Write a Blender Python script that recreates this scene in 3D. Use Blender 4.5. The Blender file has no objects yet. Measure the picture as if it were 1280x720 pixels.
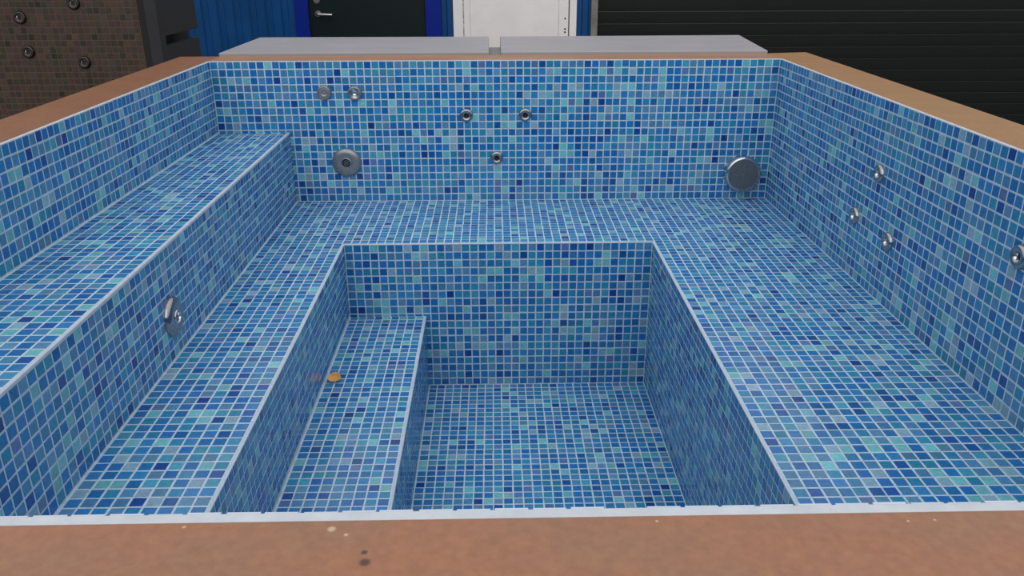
import bpy, bmesh, math, random
import numpy as np
from mathutils import Vector, Matrix, Euler

random.seed(11)
rng = np.random.default_rng(7)
SC = bpy.context.scene
COL = SC.collection
P = 0.0267            # one mosaic pitch in metres
ZR = 1.09             # height of the pool rim above the ground


def W(X, Y, Z):
    """tile units (origin: rear left inner corner of the pool, rim level) -> metres"""
    return Vector(((X - 37.5) * P, Y * P, ZR + Z * P))


# ------------------------------------------------------------------ camera
F_PX, PITCH, YAW, ROLL = 1045.7, math.radians(22.068), math.radians(1.149), math.radians(-0.14)
CAM = W(37.164, -113.07, 13.558)
_fw = Vector((math.sin(YAW) * math.cos(PITCH), math.cos(YAW) * math.cos(PITCH), -math.sin(PITCH)))
_rt0 = Vector((math.cos(YAW), -math.sin(YAW), 0))
_up0 = _rt0.cross(_fw)
_rt = math.cos(ROLL) * _rt0 + math.sin(ROLL) * _up0
_up = -math.sin(ROLL) * _rt0 + math.cos(ROLL) * _up0
cd = bpy.data.cameras.new('camera')
cam = bpy.data.objects.new('camera', cd)
COL.objects.link(cam)
cd.sensor_fit = 'HORIZONTAL'
cd.sensor_width = 36
cd.lens = 36 * F_PX / 1280
cd.clip_start = 0.02
m3 = Matrix((_rt, _up, -_fw)).transposed()
cam.matrix_world = Matrix.Translation(CAM) @ m3.to_4x4()
SC.camera = cam

# ------------------------------------------------------------------ sky, light, exposure
SC.view_settings.view_transform = 'Standard'
SC.view_settings.look = 'None'
SC.view_settings.gamma = 1
SC.view_settings.use_curve_mapping = False
SC.view_settings.exposure = 0.12
wd = bpy.data.worlds.new('overcast_sky')
SC.world = wd
wd.use_nodes = True
nt = wd.node_tree
nt.nodes.clear()
tc = nt.nodes.new('ShaderNodeTexCoord')
sx = nt.nodes.new('ShaderNodeSeparateXYZ')
mr = nt.nodes.new('ShaderNodeMapRange')
mr.inputs['From Min'].default_value = 0
mr.inputs['From Max'].default_value = 1
mr.inputs['To Min'].default_value = 0.40
mr.inputs['To Max'].default_value = 1.0
bg = nt.nodes.new('ShaderNodeBackground')
bg.inputs['Color'].default_value = (0.93, 0.955, 1.0, 1)
wo = nt.nodes.new('ShaderNodeOutputWorld')
mul = nt.nodes.new('ShaderNodeMath')
mul.operation = 'MULTIPLY'
mul.inputs[1].default_value = 1.0      # sky strength
nt.links.new(tc.outputs['Generated'], sx.inputs[0])
nt.links.new(sx.outputs['Z'], mr.inputs['Value'])
nt.links.new(mr.outputs[0], mul.inputs[0])
nt.links.new(mul.outputs[0], bg.inputs['Strength'])
nt.links.new(bg.outputs[0], wo.inputs[0])
sd = bpy.data.lights.new('veiled_sun', 'SUN')
sd.energy = 0.82
sd.angle = math.radians(70)
sd.color = (1, 0.98, 0.95)
so = bpy.data.objects.new('veiled_sun', sd)
COL.objects.link(so)
so.rotation_euler = (math.radians(58), 0, math.radians(-6))
so.location = (0, -4, 6)


# ------------------------------------------------------------------ materials
def lin(c):
    return tuple(((v / 255) / 12.92 if v <= 10 else ((v / 255 + 0.055) / 1.055) ** 2.4) for v in c) + (1,)


def mat(name, rgb, rough=0.5, metal=0.0, spec=0.5, noise=0.0, nscale=30, bump=0.0, stretch=(1, 1, 1), rgb2=None):
    m = bpy.data.materials.new(name)
    m.use_nodes = True
    t = m.node_tree
    b = t.nodes['Principled BSDF']
    b.inputs['Base Color'].default_value = lin(rgb)
    b.inputs['Roughness'].default_value = rough
    b.inputs['Metallic'].default_value = metal
    b.inputs['Specular IOR Level'].default_value = spec
    if noise or bump or rgb2:
        g = t.nodes.new('ShaderNodeNewGeometry')
        mp = t.nodes.new('ShaderNodeMapping')
        mp.inputs['Scale'].default_value = stretch
        n = t.nodes.new('ShaderNodeTexNoise')
        n.inputs['Scale'].default_value = nscale
        n.inputs['Detail'].default_value = 6
        n.inputs['Roughness'].default_value = 0.6
        t.links.new(g.outputs['Position'], mp.inputs[0])
        t.links.new(mp.outputs[0], n.inputs['Vector'])
        if noise or rgb2:
            mx = t.nodes.new('ShaderNodeMix')
            mx.data_type = 'RGBA'
            c2 = rgb2 if rgb2 else tuple(max(0, v * (1 - noise)) for v in rgb)
            mx.inputs['A'].default_value = lin(rgb)
            mx.inputs['B'].default_value = lin(c2)
            rp = t.nodes.new('ShaderNodeMapRange')
            rp.inputs['From Min'].default_value = 0.35
            rp.inputs['From Max'].default_value = 0.65
            t.links.new(n.outputs['Fac'], rp.inputs['Value'])
            t.links.new(rp.outputs[0], mx.inputs['Factor'])
            t.links.new(mx.outputs['Result'], b.inputs['Base Color'])
        if bump:
            bp = t.nodes.new('ShaderNodeBump')
            bp.inputs['Strength'].default_value = bump
            bp.inputs['Distance'].default_value = 0.002
            t.links.new(n.outputs['Fac'], bp.inputs['Height'])
            t.links.new(bp.outputs[0], b.inputs['Normal'])
    return m


def tile_mat(name, rough, spec):
    m = bpy.data.materials.new(name)
    m.use_nodes = True
    t = m.node_tree
    b = t.nodes['Principled BSDF']
    a = t.nodes.new('ShaderNodeAttribute')
    a.attribute_name = 'tile_colour'
    g = t.nodes.new('ShaderNodeNewGeometry')
    n = t.nodes.new('ShaderNodeTexNoise')
    n.inputs['Scale'].default_value = 130
    n.inputs['Detail'].default_value = 3
    rp = t.nodes.new('ShaderNodeMapRange')
    rp.inputs['From Min'].default_value = 0.3
    rp.inputs['From Max'].default_value = 0.7
    rp.inputs['To Min'].default_value = 0.86
    rp.inputs['To Max'].default_value = 1.14
    mx = t.nodes.new('ShaderNodeVectorMath')
    mx.operation = 'SCALE'
    t.links.new(g.outputs['Position'], n.inputs['Vector'])
    t.links.new(n.outputs['Fac'], rp.inputs['Value'])
    t.links.new(a.outputs['Color'], mx.inputs[0])
    t.links.new(rp.outputs[0], mx.inputs['Scale'])
    t.links.new(mx.outputs[0], b.inputs['Base Color'])
    b.inputs['Roughness'].default_value = rough
    b.inputs['Specular IOR Level'].default_value = spec
    return m


M = {}
M['tile'] = tile_mat('glass_mosaic', 0.16, 0.5)
M['tile_edge'] = mat('glass_tile_edge', (205, 215, 228), 0.12)
M['grout'] = mat('pale_grout', (196, 216, 230), 0.75, noise=0.1, nscale=60)
M['border'] = mat('white_filler', (208, 213, 219), 0.5, noise=0.06, nscale=40)
M['trim'] = mat('grout_nosing', (200, 210, 222), 0.5, noise=0.06, nscale=50)
M['brown_tile'] = tile_mat('brown_glass_mosaic', 0.35, 0.3)
M['brown_grout'] = mat('brown_grout', (88, 68, 57), 0.8)
M['charcoal'] = mat('charcoal_board', (32, 34, 39), 0.55, noise=0.15, nscale=12)
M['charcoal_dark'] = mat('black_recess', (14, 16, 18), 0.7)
M['chrome'] = mat('polished_steel', (205, 205, 205), 0.14, metal=1.0)
M['steel'] = mat('brushed_steel', (158, 158, 158), 0.34, metal=0.72, noise=0.12, nscale=200)
M['dark_steel'] = mat('dark_brushed_steel', (104, 110, 118), 0.42, metal=0.85, noise=0.1, nscale=250)
M['cover'] = mat('grey_perforated_cover', (108, 114, 120), 0.4, metal=0.25, noise=0.2, nscale=260)
M['hole'] = mat('dark_hole', (8, 9, 11), 0.6)
M['slab'] = mat('light_grey_board', (166, 162, 165), 0.5, noise=0.06, nscale=5, stretch=(1, 3, 1))
M['slab_edge'] = mat('grey_board_core', (160, 156, 152), 0.6)
M['box'] = mat('grey_cabinet', (150, 146, 148), 0.6)
M['blue_wall'] = mat('blue_painted_steel', (0, 74, 134), 0.45, spec=0.3, noise=0.12, nscale=4)
M['blue_trim'] = mat('royal_blue_trim', (0, 34, 136), 0.5, spec=0.2)
M['black_door'] = mat('black_green_door', (9, 27, 28), 0.5, spec=0.25, noise=0.1, nscale=8)
M['white_door'] = mat('white_paint', (243, 240, 238), 0.5, noise=0.03, nscale=6)
M['white_dirty'] = mat('chipped_paint', (120, 118, 116), 0.7, rgb2=(230, 226, 224), nscale=30)
M['rail'] = mat('grey_steel_rail', (128, 128, 122), 0.5, noise=0.2, nscale=15)
M['slat'] = mat('charcoal_slat', (19, 22, 23), 0.45, spec=0.22, noise=0.12, nscale=9)
M['slat_lip'] = mat('slat_lip_highlight', (50, 50, 52), 0.45)  # highlight along each slat's lip, put into a lighter colour
M['concrete'] = mat('concrete_sill', (168, 160, 150), 0.8, noise=0.15, nscale=12)
M['ground'] = mat('brown_paving', (128, 108, 94), 0.85, noise=0.25, nscale=7, bump=0.3)
M['yellow_leaf'] = mat('yellow_leaf', (240, 184, 104), 0.5, rgb2=(226, 160, 84), nscale=120)
M['brown_leaf'] = mat('brown_leaf', (150, 106, 66), 0.6, rgb2=(110, 80, 56), nscale=120)


def ply(name, a, b2, spots=()):
    """film-faced plywood: mottled brown, with a few stains at fixed places on the board"""
    m = mat(name, a, 0.42, rgb2=b2, nscale=9, stretch=(1, 1.6, 1))
    t = m.node_tree
    bs = t.nodes['Principled BSDF']
    src = bs.inputs['Base Color'].links[0].from_socket
    g = t.nodes.new('ShaderNodeNewGeometry')
    fine = t.nodes.new('ShaderNodeTexNoise')
    fine.inputs['Scale'].default_value = 140
    fine.inputs['Detail'].default_value = 4
    t.links.new(g.outputs['Position'], fine.inputs['Vector'])
    fr = t.nodes.new('ShaderNodeMapRange')
    fr.inputs['From Min'].default_value = 0.3
    fr.inputs['From Max'].default_value = 0.7
    fr.inputs['To Min'].default_value = 0.9
    fr.inputs['To Max'].default_value = 1.1
    t.links.new(fine.outputs['Fac'], fr.inputs['Value'])
    sc = t.nodes.new('ShaderNodeVectorMath')
    sc.operation = 'SCALE'
    t.links.new(src, sc.inputs[0])
    t.links.new(fr.outputs[0], sc.inputs['Scale'])
    src = sc.outputs[0]
    for (pos, r, c) in spots:
        d = t.nodes.new('ShaderNodeVectorMath')
        d.operation = 'DISTANCE'
        d.inputs[1].default_value = pos
        t.links.new(g.outputs['Position'], d.inputs[0])
        rr = t.nodes.new('ShaderNodeMapRange')
        rr.inputs['From Min'].default_value = r * 0.45
        rr.inputs['From Max'].default_value = r
        rr.inputs['To Min'].default_value = 0.85
        rr.inputs['To Max'].default_value = 0
        t.links.new(d.outputs['Value'], rr.inputs['Value'])
        mx = t.nodes.new('ShaderNodeMix')
        mx.data_type = 'RGBA'
        mx.inputs['B'].default_value = lin(c)
        t.links.new(src, mx.inputs['A'])
        t.links.new(rr.outputs[0], mx.inputs['Factor'])
        src = mx.outputs['Result']
    t.links.new(src, bs.inputs['Base Color'])
    return m


DK, PALE = (62, 46, 48), (215, 180, 150)
spots = [(W(33.96, -96.98, 0), 0.0048, DK), (W(33.9, -96.62, 0), 0.003, DK), (W(32.95, -95.72, 0), 0.0035, PALE),
         (W(33.35, -95.95, 0), 0.002, PALE), (W(47.6, -95.75, 0), 0.0014, PALE), (W(48.3, -95.72, 0), 0.0014, PALE),
         (W(41.2, -95.6, 0), 0.0015, PALE), (W(29.2, -95.55, 0), 0.0018, PALE)]
M['ply_near'] = ply('brown_film_plywood', (162, 109, 79), (152, 110, 82), spots)
M['ply_left'] = ply('red_brown_film_plywood', (148, 99, 68), (139, 93, 66))
M['ply_right'] = ply('tan_film_plywood', (168, 123, 74), (159, 117, 74))
M['ply_back'] = ply('tan_brown_film_plywood', (172, 124, 92), (162, 118, 90))
M['ply_side'] = mat('dark_side_panel', (52, 50, 52), 0.6, noise=0.15, nscale=6)

# ------------------------------------------------------------------ object helpers
BASE = {}


def tag(o, label=None, cat=None, group=None, kind=None):
    if label: o['label'] = label
    if cat: o['category'] = cat
    if group: o['group'] = group
    if kind: o['kind'] = kind
    return o


def thing(name, loc, label, cat, group=None, kind=None):
    o = bpy.data.objects.new(name, None)
    o.empty_display_size = 0.1
    o.location = loc
    COL.objects.link(o)
    BASE[o.name] = Vector(loc)
    return tag(o, label, cat, group, kind)


ROT = {}


def link(name, mesh, parent=None, loc=(0, 0, 0), rot=None):
    """loc and rot are given in the world; a parent's own place and turn are taken off"""
    o = bpy.data.objects.new(name, mesh)
    loc = Vector(loc)
    R = (rot if isinstance(rot, Euler) else Euler(rot)).to_matrix() if rot is not None else Matrix.Identity(3)
    BASE[o.name], ROT[o.name] = loc, R
    if parent is not None:
        o.parent = parent
        pi = ROT.get(parent.name, Matrix.Identity(3)).inverted()
        loc = pi @ (loc - BASE[parent.name])
        R = pi @ R
    o.location = loc
    o.rotation_euler = R.to_euler()
    COL.objects.link(o)
    return o


def bm_obj(name, bm, mats, parent=None, loc=(0, 0, 0), rot=None, smooth=False):
    bmesh.ops.recalc_face_normals(bm, faces=bm.faces)
    me = bpy.data.meshes.new(name)
    if smooth:
        for f in bm.faces:
            f.smooth = True
    bm.to_mesh(me)
    bm.free()
    for m in (mats if isinstance(mats, (list, tuple)) else [mats]):
        me.materials.append(m)
    if smooth:
        try:
            me.set_sharp_from_angle(angle=math.radians(40))
        except Exception:
            pass
    return link(name, me, parent, loc, rot)


def box(bm, x0, x1, y0, y1, z0, z1, mi=0, bev=0.0):
    r = bmesh.ops.create_cube(bm, size=1)
    for v in r['verts']:
        v.co = Vector(((x0 + x1) / 2 + v.co.x * (x1 - x0), (y0 + y1) / 2 + v.co.y * (y1 - y0), (z0 + z1) / 2 + v.co.z * (z1 - z0)))
    fs = {f for v in r['verts'] for f in v.link_faces}
    for f in fs:
        f.material_index = mi
    if bev > 0:
        es = list({e for v in r['verts'] for e in v.link_edges})
        bmesh.ops.bevel(bm, geom=es, offset=bev, segments=2, affect='EDGES', profile=0.5)


def tbox(bm, X0, X1, Y0, Y1, Z0, Z1, mi=0, bev=0.0):
    """box in tile units"""
    a, b = W(min(X0, X1), min(Y0, Y1), min(Z0, Z1)), W(max(X0, X1), max(Y0, Y1), max(Z0, Z1))
    box(bm, a.x, b.x, a.y, b.y, a.z, b.z, mi, bev)


def prism(bm, pts, z0, z1, mi=0, side=None, bev=0.0):
    """vertical prism over a quad given in world xy"""
    lo = [bm.verts.new((x, y, z0)) for x, y in pts]
    hi = [bm.verts.new((x, y, z1)) for x, y in pts]
    n = len(pts)
    f = bm.faces.new(hi); f.material_index = mi
    f = bm.faces.new(lo[::-1]); f.material_index = mi
    for i in range(n):
        f = bm.faces.new((lo[i], lo[(i + 1) % n], hi[(i + 1) % n], hi[i]))
        f.material_index = mi if side is None else side
    if bev > 0:
        es = list({e for v in hi for e in v.link_edges})
        bmesh.ops.bevel(bm, geom=es, offset=bev, segments=2, affect='EDGES', profile=0.5)


def lathe(bm, prof, seg=28, mi=0):
    """revolve (radius, height) pairs about +Z"""
    rings = []
    for r, h in prof:
        if r < 1e-7:
            rings.append([bm.verts.new((0, 0, h))])
        else:
            rings.append([bm.verts.new((r * math.cos(2 * math.pi * k / seg), r * math.sin(2 * math.pi * k / seg), h)) for k in range(seg)])
    for a, b in zip(rings, rings[1:]):
        for k in range(seg):
            k2 = (k + 1) % seg
            if len(a) == 1 and len(b) == 1:
                continue
            if len(a) == 1:
                f = bm.faces.new((a[0], b[k], b[k2]))
            elif len(b) == 1:
                f = bm.faces.new((a[k], b[0], a[k2]))
            else:
                f = bm.faces.new((a[k], b[k], b[k2], a[k2]))
            f.material_index = mi


# ------------------------------------------------------------------ mosaic fields
BLUES = [((30, 112, 178), 25), ((46, 125, 184), 25), ((74, 136, 180), 16), ((44, 138, 178), 13), ((112, 186, 196), 7),
         ((134, 172, 192), 4), ((92, 142, 182), 7), ((20, 86, 158), 7), ((88, 120, 172), 2), ((18, 64, 142), 1.3), ((68, 154, 184), 6)]
BROWNS = [((70, 58, 51), 30), ((67, 58, 49), 18), ((63, 55, 48), 16), ((74, 58, 51), 14), ((56, 53, 44), 10), ((42, 44, 37), 6), ((76, 63, 51), 5)]


def palette_pick(pal):
    w = np.array([x[1] for x in pal], float)
    c = np.array(pal[rng.choice(len(pal), p=w / w.sum())][0], float)
    c = c * rng.uniform(0.905, 1.035) + rng.uniform(-4, 4, 3)
    return tuple(np.clip(c, 0, 255))


GAP = 0.125      # grout width in pitches
REC = 0.0008     # grout lies this far (m) under the tile faces
THK = 0.004


class Surface:
    """a tiled plane: corner o, unit vectors eu, ev (tile units), outward normal n"""

    def __init__(self, o, eu, ev, n):
        self.o, self.eu, self.ev, self.n = Vector(o), Vector(eu), Vector(ev), Vector(n)

    def at(self, u, v):
        q = self.o + self.eu * u + self.ev * v
        return W(q.x, q.y, q.z)


def cells(u0, u1, v0, v1, pu=None, pv=None):
    """cells of a rectangular field; pitch fits a whole number of tiles unless given (then the last is cut)"""
    out = []
    nu = max(1, round(u1 - u0)) if pu is None else math.ceil((u1 - u0) / pu - 1e-6)
    nv = max(1, round(v1 - v0)) if pv is None else math.ceil((v1 - v0) / pv - 1e-6)
    du = (u1 - u0) / nu if pu is None else pu
    dv = (v1 - v0) / nv if pv is None else pv
    for i in range(nu):
        for j in range(nv):
            a, b = u0 + i * du, min(u0 + (i + 1) * du, u1)
            c, d = v0 + j * dv, min(v0 + (j + 1) * dv, v1)
            if b - a > 0.3 and d - c > 0.3:
                out.append((a, b, c, d))
    return out


def project(q):
    d = Vector(q) - CAM
    z = d.dot(_fw)
    if z <= 0.05:
        return None
    return 640 + F_PX * d.dot(_rt) / z, 360 - F_PX * d.dot(_up) / z


TILES = []   # (surface, cell, part, may_be_single)


def field(part, surf, cell_list, single=False):
    for c in cell_list:
        TILES.append([surf, c, part, single])


def tile_geo(hu, hv, th=THK, bev=0.0011):
    """local tile: face at z=0, half sizes hu, hv in metres"""
    s1, s0 = (hu - bev, hv - bev), (hu, hv)
    vs = [(x * s1[0], y * s1[1], 0.0) for x, y in ((-1, -1), (1, -1), (1, 1), (-1, 1))]
    vs += [(x * s0[0], y * s0[1], -bev) for x, y in ((-1, -1), (1, -1), (1, 1), (-1, 1))]
    vs += [(x * s0[0], y * s0[1], -th) for x, y in ((-1, -1), (1, -1), (1, 1), (-1, 1))]
    fs = [(0, 1, 2, 3)]
    for k in range(4):
        k2 = (k + 1) % 4
        fs.append((4 + k, 4 + k2, k2, k))
    for k in range(4):
        k2 = (k + 1) % 4
        fs.append((8 + k, 8 + k2, 4 + k2, 4 + k))
    return vs, fs, [0] * 5 + [1] * 4


def colour_faces(me, cols):
    a = me.attributes.new('tile_colour', 'FLOAT_COLOR', 'FACE')
    a.data.foreach_set('color', np.asarray(cols, np.float32).ravel())


def stuff_mesh(name, tiles, mats, pal, tilt=0.006):
    V, Fc, MI, C = [], [], [], []
    for surf, (a, b, c, d), _p, _s in tiles:
        hu, hv = (b - a - GAP) / 2 * P, (d - c - GAP) / 2 * P
        vs, fs, mi = tile_geo(hu, hv)
        q = surf.at((a + b) / 2 + rng.normal(0, 0.012), (c + d) / 2 + rng.normal(0, 0.012))
        tu, tv = rng.normal(0, tilt, 2)
        n0 = len(V)
        flip = surf.eu.cross(surf.ev).dot(surf.n) < 0
        for x, y, z in vs:
            V.append(q + surf.eu * x + surf.ev * y + surf.n * (z + x * tu + y * tv))
        for f in fs:
            f = tuple(n0 + i for i in f)
            Fc.append(f[::-1] if flip else f)
        MI += mi
        col = lin(palette_pick(pal))
        C += [col] * len(fs)
    me = bpy.data.meshes.new(name)
    me.from_pydata([tuple(v) for v in V], [], Fc)
    me.polygons.foreach_set('material_index', MI)
    colour_faces(me, C)
    for m in mats:
        me.materials.append(m)
    return me


# ------------------------------------------------------------------ setting
def struct(name, label, cat, loc=(0, 0, 0)):
    return thing(name, loc, label, cat, kind='structure')


bm = bmesh.new()
box(bm, -14, 14, -12, 10, -0.2, 0)
g = bm_obj('ground', bm, M['ground'])
tag(g, 'brownish grey yard paving around the pool', 'ground', kind='structure')

YW = 3.67


def cladding(parent, x0, x1, z0, z1):
    """vertically ribbed steel sheet: trapezoid ribs every 0.12 m"""
    bm = bmesh.new()
    prof = []
    x = math.floor(x0 / 0.12) * 0.12
    while x < x1 + 0.12:
        for dx, dy in ((0, 0), (0.06, 0), (0.07, 0.012), (0.11, 0.012)):
            prof.append((x + dx, dy))
        x += 0.12

    def ydep(xx):
        for (xa, ya), (xb, yb) in zip(prof, prof[1:]):
            if xa <= xx <= xb:
                return ya + (yb - ya) * (xx - xa) / max(1e-9, xb - xa)
        return 0
    pts = [(x0, ydep(x0))] + [q for q in prof if x0 + 0.002 < q[0] < x1 - 0.002] + [(x1, ydep(x1))]
    fr = [[bm.verts.new((x, YW + y, z)) for z in (z0, z1)] for x, y in pts]
    bk = [[bm.verts.new((x, YW + 0.06, z)) for z in (z0, z1)] for x in (x0, x1)]
    for a, b in zip(fr, fr[1:]):
        bm.faces.new((a[0], b[0], b[1], a[1]))
    bm.faces.new((bk[0][0], bk[0][1], bk[1][1], bk[1][0]))
    bm.faces.new((bk[0][0], fr[0][0], fr[0][1], bk[0][1]))
    bm.faces.new((bk[1][0], bk[1][1], fr[-1][1], fr[-1][0]))
    return bm_obj('cladding_sheet', bm, M['blue_wall'], parent)


wall = struct('wall_back', 'blue ribbed steel wall behind the pool', 'wall', (0, YW + 0.06, 0))
for x0, x1, z0, z1 in ((-7.0, -1.514, 0, 2.9), (-0.408, -0.316, 0, 2.12), (0.621, 0.731, 0, 2.9), (-1.514, 0.621, 2.12, 2.9),
                       (0.731, 5.0, 2.5, 2.9), (5.0, 7.0, 0, 2.9)):
    cladding(wall, x0, x1, z0, z1)

# dark door
d1 = struct('door_1', 'black door with a lever handle in a royal blue casing', 'door', (-0.96, YW, 0))
bm = bmesh.new()
box(bm, -1.404, -0.531, YW - 0.005, YW + 0.045, 0.02, 2.05, 0, 0.003)
bm_obj('door_leaf', bm, M['black_door'], d1)
for x0, x1, z0, z1 in ((-1.514, -1.408, 0, 2.12), (-0.527, -0.408, 0, 2.12), (-1.408, -0.527, 2.055, 2.12)):
    bm = bmesh.new()
    box(bm, x0, x1, YW - 0.025, YW + 0.055, z0, z1, 0, 0.004)
    bm_obj('door_casing', bm, M['blue_trim'], d1)
bm = bmesh.new()
lathe(bm, [(0, 0.012), (0.02, 0.012), (0.024, 0.008), (0.025, 0)], 24)
rose = bm_obj('handle_rose', bm, M['steel'], d1, (-1.338, YW - 0.005, 0.998), (math.pi / 2, 0, 0), True)
bm = bmesh.new()
# lever: neck out of the rose, then a rounded bar to the right
path = [Vector((-1.338, YW - 0.012, 0.998)), Vector((-1.338, YW - 0.05, 0.998)), Vector((-1.328, YW - 0.062, 0.998)), Vector((-1.29, YW - 0.064, 0.997)), Vector((-1.225, YW - 0.06, 0.995))]
rad = [0.009, 0.0095, 0.0105, 0.0095, 0.0085]
prev = None
for i, (q, r) in enumerate(zip(path, rad)):
    tdir = (path[min(i + 1, len(path) - 1)] - path[max(i - 1, 0)]).normalized()
    a = tdir.cross(Vector((0, 0, 1))).normalized()
    ring = [bm.verts.new(q + a * (r * math.cos(t)) + Vector((0, 0, 1)) * (r * math.sin(t))) for t in [2 * math.pi * k / 12 for k in range(12)]]
    if prev:
        for k in range(12):
            bm.faces.new((prev[k], prev[(k + 1) % 12], ring[(k + 1) % 12], ring[k]))
    else:
        bm.faces.new(ring)
    prev = ring
bm.faces.new(prev)
bm_obj('lever_handle', bm, M['chrome'], d1, smooth=True)
bm = bmesh.new()
lathe(bm, [(0, 0.014), (0.011, 0.014), (0.012, 0.010), (0.021, 0.010), (0.024, 0.006), (0.025, 0)], 24)
bm_obj('lock_cylinder', bm, M['steel'], d1, (-1.342, YW - 0.005, 1.095), (math.pi / 2, 0, 0), True)

# white door
d2 = struct('door_2', 'white panelled door with three small holes in its stile', 'door', (0.15, YW, 0))
for x0, x1, z0, z1 in ((-0.316, -0.243, 0, 2.12), (0.568, 0.621, 0, 2.12), (-0.243, 0.568, 2.05, 2.12)):
    bm = bmesh.new()
    box(bm, x0, x1, YW - 0.03, YW + 0.055, z0, z1, 0, 0.003)
    bm_obj('door_casing', bm, M['white_door'], d2)
bm = bmesh.new()
box(bm, -0.243, -0.2345, YW - 0.012, YW + 0.02, 0.02, 2.04)
bm_obj('chipped_joint', bm, M['white_dirty'], d2)
for x0, x1, z0, z1 in ((-0.2345, -0.190, 0.02, 2.04), (0.488, 0.560, 0.02, 2.04), (-0.190, 0.488, 1.9, 2.04), (-0.190, 0.488, 0.02, 0.2)):
    bm = bmesh.new()
    box(bm, x0, x1, YW - 0.018, YW + 0.03, z0, z1, 0, 0.002)
    bm_obj('stile' if z1 - z0 > 1 else 'rail', bm, M['white_door'], d2)
bm = bmesh.new()
box(bm, -0.189, 0.487, YW - 0.006, YW + 0.02, 0.2, 1.9)
bm_obj('door_panel', bm, M['white_door'], d2)
for z in (0.958, 0.882, 0.859):
    bm = bmesh.new()
    lathe(bm, [(0, 0.0006), (0.0068, 0.0006), (0.0072, 0)], 14)
    bm_obj('screw_hole', bm, M['hole'], d2, (0.535, YW - 0.018, z), (math.pi / 2, 0, 0))
bm = bmesh.new()
box(bm, -0.243, 0.568, YW + 0.03, YW + 0.06, 0, 2.05)
bm_obj('backing', bm, M['charcoal_dark'], d2)

# roller shutter
d3 = struct('door_3', 'wide charcoal roller shutter of narrow horizontal slats', 'door', (2.86, YW, 0))
for x0, x1 in ((0.731, 0.781), (4.95, 5.0)):
    bm = bmesh.new()
    box(bm, x0, x1, YW - 0.04, YW + 0.05, 0.0, 2.5, 0, 0.003)
    bm_obj('guide_rail', bm, M['rail'], d3)
SX0, SX1, SP = 0.783, 4.948, 0.0890
bm = bmesh.new()
prof = [(0.010, 0.0006), (0.0005, 0.0008), (-0.0015, 0.004), (-0.0024, 0.03), (-0.0024, 0.06), (-0.0022, 0.0852), (-0.0048, 0.0858), (-0.0048, 0.0876), (-0.0005, 0.0886), (0.010, 0.0889)]
L_ = [bm.verts.new((SX0, y, z)) for y, z in prof]
R_ = [bm.verts.new((SX1, y, z)) for y, z in prof]
for i in range(len(prof) - 1):
    f = bm.faces.new((L_[i], R_[i], R_[i + 1], L_[i + 1]))
    f.material_index = 1 if 5 <= i <= 7 else 0
bm.faces.new((L_[-1], R_[-1], R_[0], L_[0]))
bm.faces.new(L_)
bm.faces.new(R_[::-1])
s0 = bm_obj('slat', bm, [M['slat'], M['slat_lip']], d3, (0, YW, 0.1165))
for k in range(1, 27):
    link('slat', s0.data, d3, (0, YW, 0.1165 + k * SP))
bm = bmesh.new()
box(bm, SX0, SX1, YW - 0.006, YW + 0.02, 0.1165 + 27 * SP, 2.56)
bm_obj('header_box', bm, M['slat'], d3)
bm = bmesh.new()
box(bm, 0.781, 4.95, YW - 0.05, YW + 0.06, 0.0, 0.113, 0, 0.004)
bm_obj('sill', bm, M['concrete'], d3)

# ------------------------------------------------------------------ the pool
LEN = 94.84
XB, ZB = 9.52, -9.31          # entry bench edge, top
XL, XR, D = 19.1, 55.9, -18.56  # footwell
DN = -(LEN - 18.56)
XS, ZS = 28.49, -28.38        # footwell step
ZL, ZF = -19.0, -38.0         # ledge, footwell floor
TR = 0.27                     # nosing width
rc = REC / P

pool = thing('spa_pool', W(37.5, -LEN / 2, 0) * 1, 'large blue glass mosaic spa pool, empty, with brown plywood rim', 'spa pool')
pool.location.z = 0
BASE[pool.name].z = 0


def shell(name, boxes):
    bm = bmesh.new()
    for b in boxes:
        tbox(bm, *b)
    return bm_obj(name, bm, M['grout'], pool)


wall_rear = shell('pool_wall', [(-2, 77, rc, 2.0, -40, -0.1)])
wall_l = shell('pool_wall', [(-2, -rc, -LEN - 0.4, rc, -40, -0.1)])
wall_r = shell('pool_wall', [(75 + rc, 77, -LEN - 0.4, rc, -40, -0.1)])
wall_n = shell('pool_wall', [(-2, 77, -LEN - 0.16, -LEN - rc, -40, -0.16)])
bench = shell('entry_bench', [(-rc, XB - rc, -LEN, rc, ZL - 1, ZB - rc)])
e = 0.06
ledge = shell('seat_ledge', [(0, XL - e, -LEN, rc, ZL - 1.0, ZL - rc), (XR + e, 75 + rc, -LEN, rc, ZL - 1.0, ZL - rc),
                             (XL - e, XR + e, D + e, rc, ZL - 1.0, ZL - rc), (XL - e, XR + e, -LEN, DN - e, ZL - 1.0, ZL - rc)])
fw_rear = shell('footwell_wall', [(XL - 1.2, XR + 1.2, D + rc, D + 1.2, ZF - 1, ZL - 0.1)])
fw_l = shell('footwell_wall', [(XL - 1.2, XL - rc, DN - 1.2, D + rc, ZF - 1, ZL - 0.1)])
fw_r = shell('footwell_wall', [(XR + rc, XR + 1.2, DN - 1.2, D + rc, ZF - 1, ZL - 0.1)])
fw_n = shell('footwell_wall', [(XL - 1.2, XR + 1.2, DN - 1.2, DN - rc, ZF - 1, ZL - 0.1)])
step = shell('footwell_step', [(XL - rc, XS - rc, DN, D + rc, ZF - 1, ZS - rc)])
fw_floor = shell('footwell_floor', [(XL - rc, XR + rc, DN - rc, D + rc, ZF - 1.2, ZF - rc)])

PV = LEN / 95
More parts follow.
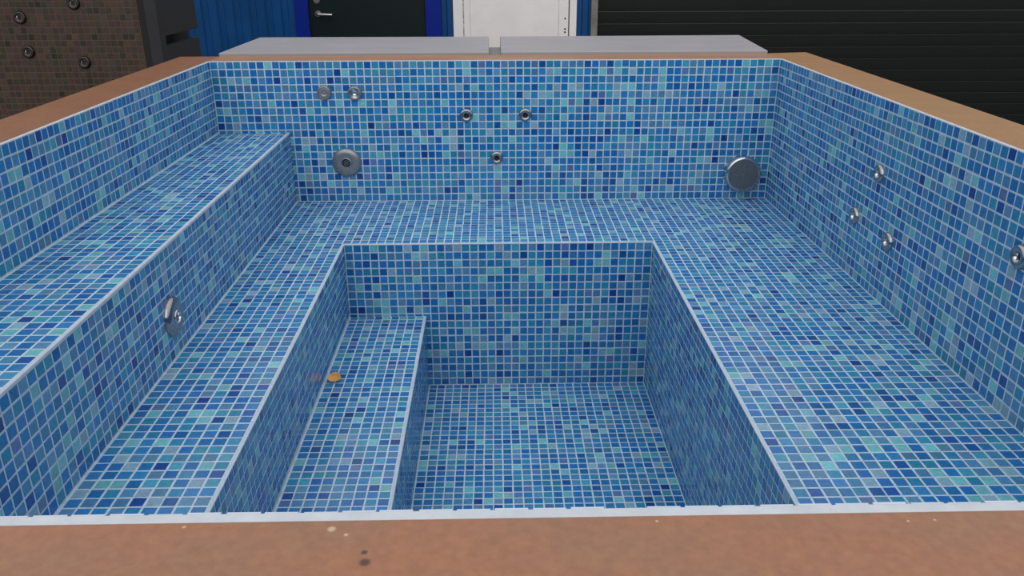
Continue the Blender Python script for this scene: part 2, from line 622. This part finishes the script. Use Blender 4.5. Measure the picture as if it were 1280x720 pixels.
# walls: u along the wall, v downwards
S = Surface((0, 0, 0), (1, 0, 0), (0, 0, -1), (0, -1, 0))
field(wall_rear, S, cells(0, 75, 0, 19, 1.0, 1.0))
S = Surface((0, 0, 0), (0, -1, 0), (0, 0, -1), (1, 0, 0))
field(wall_l, S, cells(0, LEN, 0, -ZB - 0.04, PV, None), True)
S = Surface((75, 0, 0), (0, -1, 0), (0, 0, -1), (-1, 0, 0))
field(wall_r, S, cells(0, LEN, 0, 19, PV, 1.0), True)
S = Surface((0, -LEN, 0), (1, 0, 0), (0, 0, -1), (0, 1, 0))
NEAR = S
field(wall_n, S, cells(0, 75, 0, 19, 1.0, 1.0), True)
# entry bench: top and riser
S = Surface((0, 0, ZB), (1, 0, 0), (0, -1, 0), (0, 0, 1))
field(bench, S, cells(0.12, XB - TR, 0, LEN, None, PV), True)
S = Surface((XB, 0, ZB), (0, -1, 0), (0, 0, -1), (1, 0, 0))
field(bench, S, cells(0, LEN, TR * 0.7, ZB - ZL, PV, None), True)
# ledge
S = Surface((0, 0, ZL), (1, 0, 0), (0, -1, 0), (0, 0, 1))
field(ledge, S, cells(XB + 0.1, XL - TR, 0, LEN, None, PV), True)
field(ledge, S, cells(XR + TR, 75, 0, LEN, None, PV), True)
field(ledge, S, cells(XL - TR, XR + TR, 0, -D - TR, None, PV), True)
field(ledge, S, cells(XL - TR, XR + TR, -DN + TR, LEN, None, PV))
# footwell
S = Surface((XL, D, ZL), (1, 0, 0), (0, 0, -1), (0, -1, 0))
field(fw_rear, S, cells(0, XR - XL, 0.04, 19, None, 1.0))
S = Surface((XL, D, ZL), (0, -1, 0), (0, 0, -1), (1, 0, 0))
field(fw_l, S, cells(0, D - DN, 0.04, 9.33, PV, 1.0))
S = Surface((XR, D, ZL), (0, -1, 0), (0, 0, -1), (-1, 0, 0))
field(fw_r, S, cells(0, D - DN, 0.04, 19, PV, 1.0))
S = Surface((XL, DN, ZL), (1, 0, 0), (0, 0, -1), (0, 1, 0))
field(fw_n, S, cells(0, XR - XL, 0.04, 19, None, 1.0))
S = Surface((XL, D, ZS), (1, 0, 0), (0, -1, 0), (0, 0, 1))
field(step, S, cells(0.08, XS - XL - TR, 0, D - DN, None, PV))
S = Surface((XS, D, ZS), (0, -1, 0), (0, 0, -1), (1, 0, 0))
field(step, S, cells(0, D - DN, TR * 0.7, ZS - ZF, PV, None))
S = Surface((XS, D, ZF), (1, 0, 0), (0, -1, 0), (0, 0, 1))
field(fw_floor, S, cells(0.05, XR - XS, 0, D - DN, None, PV))

# the 300 tiles that show largest are parts of their own, the rest of each surface is one mosaic field
scores = []
for i, (S, (a, b, c, d), part, single) in enumerate(TILES):
    if not single:
        continue
    if S is NEAR:
        q = project(S.at((a + b) / 2, 0))
        if c < 0.01 and q and 0 < q[0] < 1280:
            scores.append((1e6, i))
        continue
    pr = [project(S.at(*uv)) for uv in ((a, c), (b, c), (b, d), (a, d))]
    if any(q is None for q in pr):
        continue
    cx, cy = sum(q[0] for q in pr) / 4, sum(q[1] for q in pr) / 4
    lim = 634 - 0.012 * cx
    if not (4 < cx < 1276 and 0 < cy < lim - 4):
        continue
    area = abs(sum(pr[k][0] * pr[(k + 1) % 4][1] - pr[(k + 1) % 4][0] * pr[k][1] for k in range(4))) / 2
    scores.append((area, i))
scores.sort(reverse=True)
single_ids = {i for _s, i in scores[:300]}

rest = {}
for i, tl in enumerate(TILES):
    if i not in single_ids:
        rest.setdefault(tl[2].name, (tl[2], []))[1].append(tl)
for nm, (part, tl) in rest.items():
    o = link('mosaic_tiles', stuff_mesh('mosaic_tiles', tl, [M['tile'], M['tile_edge']], BLUES), part)
    o['kind'] = 'stuff'

# shared meshes for the single tiles: a set of colours for each size
lib = {}
order = sorted(single_ids)
for i in order:
    S, (a, b, c, d), part, _s = TILES[i]
    key = (round(b - a, 2), round(d - c, 2))
    if key not in lib:
        vs, fs, mi = tile_geo((b - a - GAP) / 2 * P, (d - c - GAP) / 2 * P)
        lib[key] = []
        for k in range(90):
            me = bpy.data.meshes.new('tile')
            me.from_pydata(vs, [], fs)
            me.polygons.foreach_set('material_index', mi)
            colour_faces(me, [lin(palette_pick(BLUES))] * len(fs))
            me.materials.append(M['tile'])
            me.materials.append(M['tile_edge'])
            lib[key].append(me)
    me = lib[key][int(rng.integers(90))]
    q = S.at((a + b) / 2 + rng.normal(0, 0.012), (c + d) / 2 + rng.normal(0, 0.012))
    ev = S.n.cross(S.eu)
    R = Matrix((S.eu, ev, S.n)).transposed()
    R = R @ Euler((rng.normal(0, 0.006), rng.normal(0, 0.006), 0)).to_matrix()
    link('tile', me, part, q, R.to_euler())


def trim(X0, X1, Y0, Y1, Z0, Z1):
    bm = bmesh.new()
    tbox(bm, X0, X1, Y0, Y1, Z0, Z1, 0, 0.0018)
    bm_obj('edge_trim', bm, M['trim'], pool)


t2 = 0.02
trim(XB - TR + 0.08, XB + t2, -LEN + 0.1, -0.02, ZB - 0.28, ZB + t2)
trim(XL - TR + 0.08, XL + t2, DN, D + TR - 0.08, ZL - 0.12, ZL + t2)
trim(XR - t2, XR + TR - 0.08, DN, D + TR - 0.08, ZL - 0.12, ZL + t2)
trim(XL + t2, XR - t2, D - t2, D + TR + 0.04, ZL - 0.12, ZL + t2)
trim(XL + t2, XR - t2, DN - TR, DN + t2, ZL - 0.12, ZL + t2)
trim(XS - TR + 0.08, XS + t2, DN + 0.02, D - 0.02, ZS - 0.28, ZS + t2)

# white filler strip between mosaic and plywood
for b in ((-0.34, 75.34, -LEN - 0.52, -LEN - 0.165, -0.6, 0.0), (-0.34, -rc + 0.006, -LEN - 0.165, 0.3, -0.13, 0.01), (75 + rc - 0.006, 75.34, -LEN - 0.165, 0.3, -0.13, 0.01), (-rc + 0.006, 75 + rc - 0.006, rc - 0.006, 0.3, -0.13, 0.01)):
    bm = bmesh.new()
    tbox(bm, *b, 0, 0.0008)
    bm_obj('border_strip', bm, M['border'], pool)

# plywood coping boards
T = 0.018
zt = ZR + 0.0004


def coping(pts, m):
    bm = bmesh.new()
    prism(bm, [tuple(W(x, y, 0).xy) for x, y in pts], zt - T, zt, 0, None, 0.0015)
    bm_obj('coping_board', bm, m, pool)


coping([(-5.3, -101.0), (80.4, -101.0), (80.4, -95.36), (-5.3, -95.36)], M['ply_near'])
coping([(-5.2, -95.34), (-0.34, -95.34), (-0.34, 5.7), (-5.75, 5.6)], M['ply_left'])
coping([(75.34, -95.34), (80.4, -95.34), (81.0, 7.4), (75.34, 6.4)], M['ply_right'])
coping([(-0.33, 0.31), (75.33, 0.31), (75.33, 6.0), (-0.33, 5.75)], M['ply_back'])
# outer side panels
for b in ((-4.9, -3.9, -100.5, 5.2), (79.0, 80.0, -100.5, 5.2), (-3.9, 79.0, -100.5, -99.5), (-3.9, 79.0, 4.2, 5.2)):
    bm = bmesh.new()
    a, c = W(b[0], b[2], 0), W(b[1], b[3], 0)
    box(bm, a.x, c.x, a.y, c.y, 0, zt - T)
    bm_obj('side_panel', bm, M['ply_side'], pool)

# ------------------------------------------------------------------ fixtures set into the pool
R_REAR = Euler((math.pi / 2, 0, 0))          # local +Z -> -Y
R_RIGHT = Euler((0, -math.pi / 2, 0))        # local +Z -> -X
R_LEFT = Euler((0, math.pi / 2, 0))          # local +Z -> +X


def make_jet(parent, q, rot, s=1.0, dark=False):
    r = 0.9 * P * s
    bm = bmesh.new()
    h = 0.0095 * s
    lathe(bm, [(r * 0.40, 0.0006), (r * 0.42, h * 0.62), (r * 0.46, h * 0.80), (r * 0.52, h * 0.90), (r * 0.62, h * 0.97), (r * 0.72, h), (r * 0.80, h * 0.97), (r * 0.87, h * 0.87), (r * 0.93, h * 0.70), (r * 0.975, h * 0.45), (r, 0.0005), (r, -0.001)], 36)
    j = bm_obj('water_jet', bm, M['jet_steel'] if not dark else M['jet_dark'], parent, q, rot, True)
    bm = bmesh.new()
    lathe(bm, [(r * 0.30, 0.0006), (r * 0.33, h * 0.30), (r * 0.385, h * 0.55), (r * 0.415, h * 0.72), (r * 0.44, h * 0.72)], 32)
    bm_obj('nozzle_ring', bm, M['chrome'], j, q, rot, True)
    bm = bmesh.new()
    lathe(bm, [(0, 0.0010), (r * 0.33, 0.0010), (r * 0.33, 0.0003)])
    bm_obj('nozzle_opening', bm, M['hole'], j, q, rot)
    return j


M['jet_steel'] = mat('satin_jet_steel', (168, 170, 174), 0.2, metal=1.0)
M['mirror'] = mat('mirror_steel', (170, 165, 166), 0.1, metal=1.0)
M['jet_dark'] = mat('dark_bronze_steel', (70, 64, 60), 0.3, metal=0.9)
for X, Z in ((33.36, -7.16), (41.27, -7.15), (37.39, -12.97)):
    make_jet(pool, W(X, 0, Z), R_REAR)
for Y, Z in ((-33.34, -7.02), (-29.36, -12.55), (-37.39, -12.69), (-57.08, -7.11)):
    make_jet(pool, W(75, Y, Z), R_RIGHT, 1.04)

for X, Z, dish in ((14.6, -4.05, False), (18.62, -4.12, True)):
    r = 0.96 * P
    q = W(X, 0, Z)
    bm = bmesh.new()
    lathe(bm, [(r * 0.72, 0.006), (r * 0.75, 0.0105), (r * 0.80, 0.0118), (r * 0.86, 0.0116), (r * 0.92, 0.0100), (r * 0.965, 0.0072), (r * 0.99, 0.0038), (r, 0.0005), (r, -0.001)], 32)
    b = bm_obj('push_button', bm, M['steel'], pool, q, R_REAR, True)
    bm = bmesh.new()
    if dish:
        lathe(bm, [(0, 0.0062), (r * 0.18, 0.0066), (r * 0.3, 0.0085), (r * 0.36, 0.0075), (r * 0.42, 0.0045), (r * 0.75, 0.0055)], 32)
    else:
        lathe(bm, [(0, 0.0085), (r * 0.2, 0.0085), (r * 0.24, 0.0076), (r * 0.42, 0.0078), (r * 0.46, 0.0086), (r * 0.75, 0.0082)], 32)
    bm_obj('button_cap', bm, M['chrome'] if dish else M['steel'], b, q, R_REAR, True)


def make_inlet(q, rot, R, m):
    bm = bmesh.new()
    lathe(bm, [(R * 0.34, -0.001), (R * 0.34, 0.0115), (R * 0.5, 0.0128), (R * 0.7, 0.0124), (R * 0.84, 0.0108), (R * 0.92, 0.0085), (R * 0.97, 0.0055), (R * 0.995, 0.0022), (R, -0.001)], 48)
    d = bm_obj('inlet_plate', bm, m, pool, q, rot, True)
    bm = bmesh.new()
    lathe(bm, [(R * 0.25, 0.004), (R * 0.27, 0.0105), (R * 0.295, 0.0136), (R * 0.34, 0.0136), (R * 0.37, 0.0115)], 36)
    bm_obj('nozzle_ring', bm, M['chrome'], d, q, rot, True)
    bm = bmesh.new()
    lathe(bm, [(0, 0.003), (R * 0.28, 0.003), (R * 0.28, 0.0005)], 32)
    bm_obj('nozzle_opening', bm, M['hole'], d, q, rot)
    bm = bmesh.new()
    lathe(bm, [(R * 0.155, 0.0035), (R * 0.16, 0.007), (R * 0.19, 0.007), (R * 0.195, 0.0035)], 28)
    for k in range(4):
        a = math.pi / 2 * k + math.pi / 4
        r = bmesh.ops.create_cube(bm, size=1)
        for v in r['verts']:
            v.co = Matrix.Rotation(a, 3, 'Z') @ Vector((v.co.x * R * 0.11 + R * 0.105, v.co.y * R * 0.035, v.co.z * 0.003 + 0.005))
    lathe(bm, [(0, 0.0075), (R * 0.05, 0.0072), (R * 0.06, 0.0035)], 16)
    bm_obj('nozzle_insert', bm, M['steel'], d, q, rot)
    return d


make_inlet(W(16.84, 0, -13.5), R_REAR, 1.98 * P, M['steel'])
tag(make_inlet(W(XB, -47.27, -15.46), R_LEFT, 1.75 * P, M['mirror']), 'mirror-bright inlet plate on the bench riser')

# suction cover: thick dome with a dark perforated face
q = W(71.3, 0, -15.3)
R = 2.5 * P
bm = bmesh.new()
lathe(bm, [(R, -0.001), (R, 0.022), (R * 0.992, 0.0265), (R * 0.97, 0.0305), (R * 0.94, 0.0335), (R * 0.90, 0.0355), (R * 0.86, 0.0362), (R * 0.84, 0.0358)], 56)
dc = bm_obj('suction_cover', bm, M['chrome'], pool, q, R_REAR, True)
bm = bmesh.new()
lathe(bm, [(0, 0.0366), (R * 0.5, 0.0364), (R * 0.84, 0.0359), (R * 0.86, 0.034)], 56)
face = bm_obj('cover_face', bm, M['cover'], dc, q, R_REAR, True)
bm = bmesh.new()
box(bm, -R * 0.012, R * 0.012, -R * 0.86, R * 0.86, 0.036, 0.0371)
bm_obj('cover_seam', bm, M['steel'], dc, q, R_REAR)
bm = bmesh.new()
for k in range(6):
    for j in range(2):
        x = -R * 0.62 + k * R * 0.105
        box(bm, x, x + R * 0.05, -R * 0.045 + j * R * 0.06, -R * 0.005 + j * R * 0.06, 0.0362, 0.0370)
o = bm_obj('cover_slots', bm, M['steel'], dc, q, R_REAR)
o['kind'] = 'stuff'

# ------------------------------------------------------------------ upright brown tub behind the left rim
YT = 0.75
tub = thing('mosaic_tub', (-2.2, YT + 0.25, 0), 'upright brown mosaic tub with dark frame beyond the left rim', 'tub')
bm = bmesh.new()
box(bm, -3.05, -1.522, YT + REC, YT + 0.05, 0.05, 2.1)
bm_obj('tub_wall', bm, M['brown_grout'], tub)
tl = []
S = Surface((0, 0, 0), (1, 0, 0), (0, 0, -1), (0, -1, 0))
for i in range(56):
    for j in range(74):
        x1 = -1.524 - i * P
        z1 = 2.08 - j * P
        u1, v0 = x1 / P + 37.5, (ZR - z1) / P
        s = Surface((0, YT / P, 0), (1, 0, 0), (0, 0, -1), (0, -1, 0))
        tl.append([s, (u1 - 1, u1, v0, v0 + 1), None, False])
GAP_SAVE, GAP = GAP, 0.11
o = link('mosaic_tiles', stuff_mesh('mosaic_tiles', tl, [M['brown_tile'], M['brown_grout']], BROWNS), tub)
GAP = GAP_SAVE
o['kind'] = 'stuff'
for x0, x1, y0, y1, z0, z1, m, nm in ((-1.521, -1.489, YT - 0.003, YT + 0.05, 0.05, 2.1, 'charcoal_dark', 'shadow_gap_strip'),  # flush black strip: the shadow gap beside the frame post, put into colour
                                      (-1.489, -1.438, YT - 0.012, YT + 0.05, 0, 2.15, 'charcoal', 'frame_post'),
                                      (-3.13, -3.05, YT - 0.012, YT + 0.05, 0, 2.15, 'charcoal', 'frame_post'),
                                      (-3.05, -1.497, YT - 0.012, YT + 0.05, 2.1, 2.15, 'charcoal', 'frame_rail'),
                                      (-3.05, -1.497, YT - 0.012, YT + 0.05, 0, 0.05, 'charcoal', 'frame_rail'),
                                      (-1.475, -1.442, YT + 0.05, YT + 0.49, 1.102, 2.15, 'charcoal', 'side_board'),
                                      (-1.475, -1.442, YT + 0.05, YT + 0.49, 0.0, 1.060, 'charcoal', 'side_board'),
                                      (-1.56, -1.53, YT + 0.05, YT + 0.6, 0.95, 1.2, 'charcoal_dark', 'inner_batten'),
                                      (-3.1, -1.6, YT + 0.47, YT + 0.49, 0, 2.15, 'charcoal', 'rear_board')):
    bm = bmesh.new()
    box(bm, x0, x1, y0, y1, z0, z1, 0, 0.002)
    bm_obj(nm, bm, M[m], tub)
for x, z in ((-2.021, 1.186), (-2.015, 1.045), (-1.785, 1.243), (-1.785, 1.0)):
    make_jet(tub, (x, YT, z), R_REAR, 1.12, True)

# ------------------------------------------------------------------ equipment box with two loose cover boards
z_lid0, z_lid1 = ZR - 0.034, ZR + 0.0105
yb0 = W(0, 6.35, 0).y
bx = thing('equipment_box', (0, yb0 + 0.28, 0), 'grey box behind the pool, glimpsed between two cover boards', 'box')
x0, x1, y1 = W(0.2, 0, 0).x, W(74.6, 0, 0).x, W(0, 27.6, 0).y
for nm, b in (('top_panel', (x0, x1, yb0, y1, z_lid0 - 0.02, z_lid0)), ('front_panel', (x0, x1, yb0, yb0 + 0.018, 0, z_lid0 - 0.02)),
              ('rear_panel', (x0, x1, y1 - 0.018, y1, 0, z_lid0 - 0.02)), ('end_panel', (x0, x0 + 0.018, yb0 + 0.018, y1 - 0.018, 0, z_lid0 - 0.02)),
              ('end_panel', (x1 - 0.018, x1, yb0 + 0.018, y1 - 0.018, 0, z_lid0 - 0.02))):
    bm = bmesh.new()
    box(bm, *b)
    bm_obj(nm, bm, M['box'], bx)


def slab(pts, label):
    bm = bmesh.new()
    prism(bm, [tuple(W(x, y, 0).xy) for x, y in pts], z_lid0, z_lid1, 0, 1, 0.003)
    o = bm_obj('cover_board', bm, [M['slab'], M['slab_edge']])
    tag(o, label, 'board', 'cover boards behind the pool')


slab([(-0.64, 6.25), (36.45, 6.2), (36.35, 28.0), (-0.7, 28.3)], 'light grey cover board behind pool rim, in front of black door')
slab([(38.1, 6.2), (75.2, 6.25), (77.4, 28.8), (38.15, 28.0)], 'light grey cover board behind pool rim, in front of roller shutter')


# ------------------------------------------------------------------ fallen leaves
def leaf(q, length, width, ang, m, label, curl, tilt=0.0):
    bm = bmesh.new()
    n = 9
    rows = []
    for i in range(n):
        t = i / (n - 1)
        w = width * (math.sin(math.pi * min(1, t ** 0.85)) ** 0.8) * 0.5 + 0.0004
        x = (t - 0.5) * length
        rows.append([(x, k * w, curl * (0.25 + (t - 0.5) ** 2 * 2) + abs(k) * w * 0.35) for k in (-1, -0.5, 0, 0.5, 1)])
    vv = [[bm.verts.new(c) for c in r] for r in rows]
    for a, b in zip(vv, vv[1:]):
        for k in range(4):
            bm.faces.new((a[k], a[k + 1], b[k + 1], b[k]))
    r = bmesh.ops.extrude_face_region(bm, geom=list(bm.faces))
    for g_ in r['geom']:
        if isinstance(g_, bmesh.types.BMVert):
            g_.co.z += 0.0004
    root = thing('fallen_leaf', q, label, 'leaf')
    bm_obj('blade', bm, m, root, q + Vector((0, 0, math.sin(tilt) * width * 0.5)), (tilt, 0, ang), True)
    bm = bmesh.new()
    prev = None
    for i in range(5):
        t = i / 4
        c = Vector((-length * 0.5 - t * length * 0.28, t * t * 0.004, curl * (0.75 + t * 0.1) + 0.0008))
        ring = [bm.verts.new(c + Vector((0, 0.0007 * math.cos(a), 0.0007 * math.sin(a)))) for a in (0, 1.57, 3.14, 4.71)]
        if prev:
            for k in range(4):
                bm.faces.new((prev[k], prev[(k + 1) % 4], ring[(k + 1) % 4], ring[k]))
        prev = ring
    bm_obj('stalk', bm, m, root, q + Vector((0, 0, math.sin(tilt) * width * 0.5)), (tilt, 0, ang))


leaf(W(20.2, -35.1, ZS) + Vector((0, 0, 0.0006)), 0.043, 0.033, math.radians(-24), M['yellow_leaf'], 'curled yellow leaf lying on the mosaic step in the footwell', 0.007, 0.45)
leaf(W(72.7, -0.75, ZL) + Vector((0, 0, 0.0006)), 0.055, 0.011, math.radians(12), M['brown_leaf'], 'shrivelled brown leaf below the round suction cover', 0.003)
